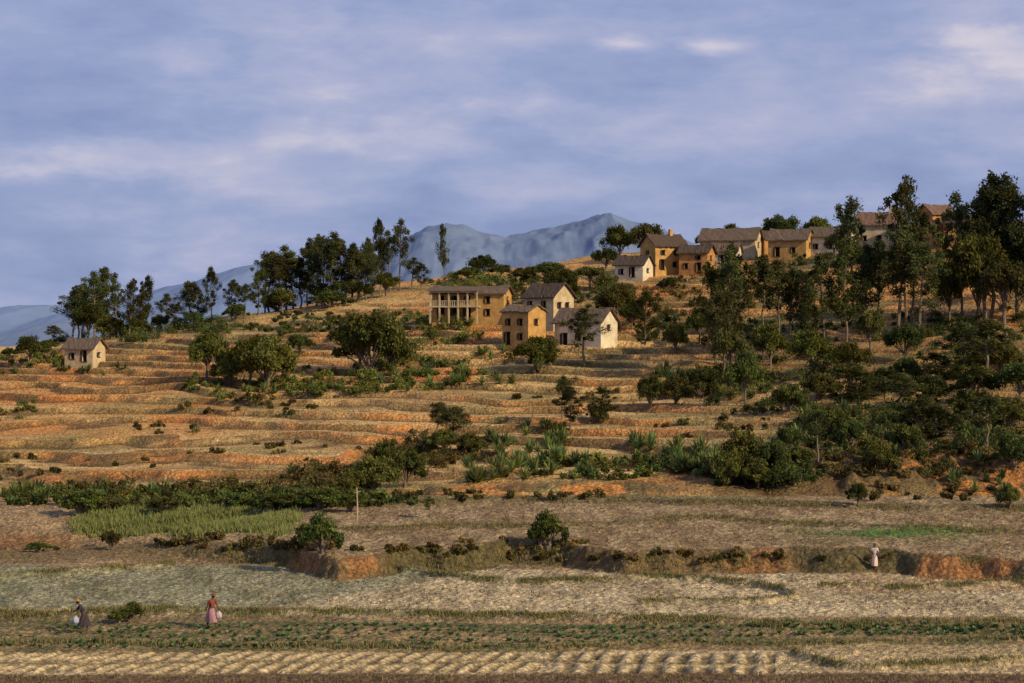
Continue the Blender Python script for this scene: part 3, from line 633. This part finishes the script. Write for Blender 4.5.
    blob('hair',(hx-.012,0,hz+.018),(.098,.084,.112),M_hair,cut=lambda c:(c.x>hx+.035 and c.z<hz+.06) or c.z<hz-.07)
    if hat:
        mh=cloth(name+'_hat',hat);blob('hat_crown',(hx,0,hz+.085),(.1,.092,.075),mh,cut=lambda c:c.z<hz+.06)
        B=Build();V=[]
        for rr_,z in ((.095,.075),(.2,.055),(.2,.048),(.095,.066)):
            for j in range(28):
                a=2*math.pi*j/28;V.append((hx+rr_*math.cos(a),rr_*math.sin(a),hz+z+.012*math.sin(2*a)))
        Q=[(k_*28+j,k_*28+(j+1)%28,(k_+1)*28+(j+1)%28,(k_+1)*28+j) for k_ in range(3) for j in range(28)]
        B.add(np.array(V),Q,(1,1,1),0);add_obj('hat_brim',B.mesh('brim',[mh],True),parent=e)
    if carry:
        el,wr,sg=hands[0];c=wr+Vector((.03,0,-.3))
        mcy=cloth(name+'_bag',carry)
        B=Build();n=24;V=[]
        for k_,(z,rr_) in enumerate([(-.2,.02),(-.19,.12),(-.08,.19),(.06,.17),(.16,.09),(.2,.035),(.24,.05)]):
            for j in range(n):
                a=2*math.pi*j/n;f=1+.1*math.sin(5*a+k_);V.append((c.x+rr_*f*math.cos(a),c.y+.8*rr_*f*math.sin(a),c.z+z))
        Q=[(k_*n+j,k_*n+(j+1)%n,(k_+1)*n+(j+1)%n,(k_+1)*n+j) for k_ in range(6) for j in range(n)]
        B.add(np.array(V),Q,(1,1,1),0);add_obj('cloth_bundle',B.mesh('bundle',[mcy],True),parent=e)
    return e
person('woman_carrying_bundle',84,632,200,1.65,.3,.2,(.035,.04,.07),(.05,.04,.05),hat=(.35,.2,.06),carry=(.35,.38,.5),armf=(.15,.3))
person('walking_woman',211,629,320,1.8,.12,.2,(.22,.055,.04),(.38,.2,.22),hat=(.16,.09,.04),carry=(.5,.42,.42),armf=(.1,-.2))
person('standing_woman',875,570,250,1.65,.05,.06,(.7,.55,.48),(.68,.5,.45),dress=True,armf=(.1,.05))

# ---------------------------------------------------------------- light & sky
EL,AZ=math.radians(29),math.radians(126)
sd=Vector((math.sin(AZ)*math.cos(EL),math.cos(AZ)*math.cos(EL),math.sin(EL)))
sl=bpy.data.lights.new('sun','SUN');sl.energy=5.0;sl.angle=math.radians(.5);sl.color=(1,.80,.50)
so=bpy.data.objects.new('sun',sl);COL.objects.link(so);so.rotation_euler=sd.to_track_quat('Z','Y').to_euler();so.location=(50,-50,80)
wd=bpy.data.worlds.new('World');scene.world=wd;wd.use_nodes=True;nt=wd.node_tree;nt.nodes.clear()
out=N(nt,'ShaderNodeOutputWorld');bg=N(nt,'ShaderNodeBackground');bg.inputs['Strength'].default_value=.1
sky=N(nt,'ShaderNodeTexSky',sky_type='NISHITA');sky.sun_disc=False;sky.sun_elevation=EL;sky.sun_rotation=AZ
tc=N(nt,'ShaderNodeTexCoord')
def mapp(scale,loc=(0,0,0)):
    m=N(nt,'ShaderNodeMapping');m.inputs['Scale'].default_value=scale;m.inputs['Location'].default_value=loc
    nt.links.new(tc.outputs['Generated'],m.inputs[0]);return m.outputs[0]
nA=noise_node(nt,mapp((6,6,21),(2.1,1,.4)),1,5,.5);nA.inputs['Distortion'].default_value=.2
nB=noise_node(nt,mapp((17,17,50),(7,3,1)),1,5,.58);nB.inputs['Distortion'].default_value=.15
ramp=N(nt,'ShaderNodeValToRGB')
els=ramp.color_ramp.elements;S=10.0
def lc(r_,g_,b_): 
    f=lambda x:((x/255+.055)/1.055)**2.4
    return (f(r_)*S,f(g_)*S,f(b_)*S,1)
els[0].position=.34;els[0].color=lc(130,146,190);els[1].position=.74;els[1].color=lc(216,208,220)
e_=els.new(.49);e_.color=lc(152,164,204)
e_=els.new(.6);e_.color=lc(175,179,210)
ad=N(nt,'ShaderNodeMath',operation='MULTIPLY_ADD');nt.links.new(nB.outputs[0],ad.inputs[0]);ad.inputs[1].default_value=.42
sb=N(nt,'ShaderNodeMath',operation='MULTIPLY');nt.links.new(nA.outputs[0],sb.inputs[0]);sb.inputs[1].default_value=.58
nt.links.new(sb.outputs[0],ad.inputs[2]);cur=ad.outputs[0]
def bank(u,v,ru,rv,amp):
    global cur
    az=(u-512)/F;ez=(HV-v)/F
    m=mapp((F/ru,0,F/rv),(-az*F/ru,0,-ez*F/rv))
    va=N(nt,'ShaderNodeVectorMath',operation='MULTIPLY_ADD');nt.links.new(nB.outputs['Color'],va.inputs[0]);va.inputs[1].default_value=(2.2,0,4.0);nt.links.new(m,va.inputs[2])
    vb=N(nt,'ShaderNodeVectorMath',operation='SUBTRACT');nt.links.new(va.outputs[0],vb.inputs[0]);vb.inputs[1].default_value=(1.1,0,2.0)
    ln=N(nt,'ShaderNodeVectorMath',operation='LENGTH');nt.links.new(vb.outputs[0],ln.inputs[0])
    mr=N(nt,'ShaderNodeMapRange',interpolation_type='SMOOTHSTEP');nt.links.new(ln.outputs['Value'],mr.inputs[0])
    mr.inputs[1].default_value=0;mr.inputs[2].default_value=1.5;mr.inputs[3].default_value=amp;mr.inputs[4].default_value=0
    a=N(nt,'ShaderNodeMath',operation='ADD');nt.links.new(cur,a.inputs[0]);nt.links.new(mr.outputs[0],a.inputs[1]);cur=a.outputs[0]
for a in [(110,168,150,20,.16),(330,142,140,22,.09),(715,47,36,12,.2),(632,47,32,10,.17),(980,60,70,20,.15),(620,120,200,34,.10),(80,50,260,50,-.05),(250,235,700,36,-.09),(900,190,260,40,-.04)]: bank(*a)
nt.links.new(cur,ramp.inputs[0])
mx=N(nt,'ShaderNodeMix',data_type='RGBA');mx.inputs[0].default_value=.93
nt.links.new(sky.outputs[0],mx.inputs[6]);nt.links.new(ramp.outputs[0],mx.inputs[7])
nt.links.new(mx.outputs[2],bg.inputs[0]);nt.links.new(bg.outputs[0],out.inputs[0])

cam=bpy.data.cameras.new('camera');co=bpy.data.objects.new('camera',cam);COL.objects.link(co)
cam.lens=70;cam.sensor_width=36;cam.clip_start=1;cam.clip_end=60000
co.location=(0,0,0);co.rotation_euler=(math.radians(90)-math.atan(11.5/F),0,0)
scene.camera=co
scene.view_settings.view_transform='Standard';scene.view_settings.look='None';scene.view_settings.exposure=0
print('faces',sum(len(o.data.polygons) for o in bpy.data.objects if o.type=='MESH'))
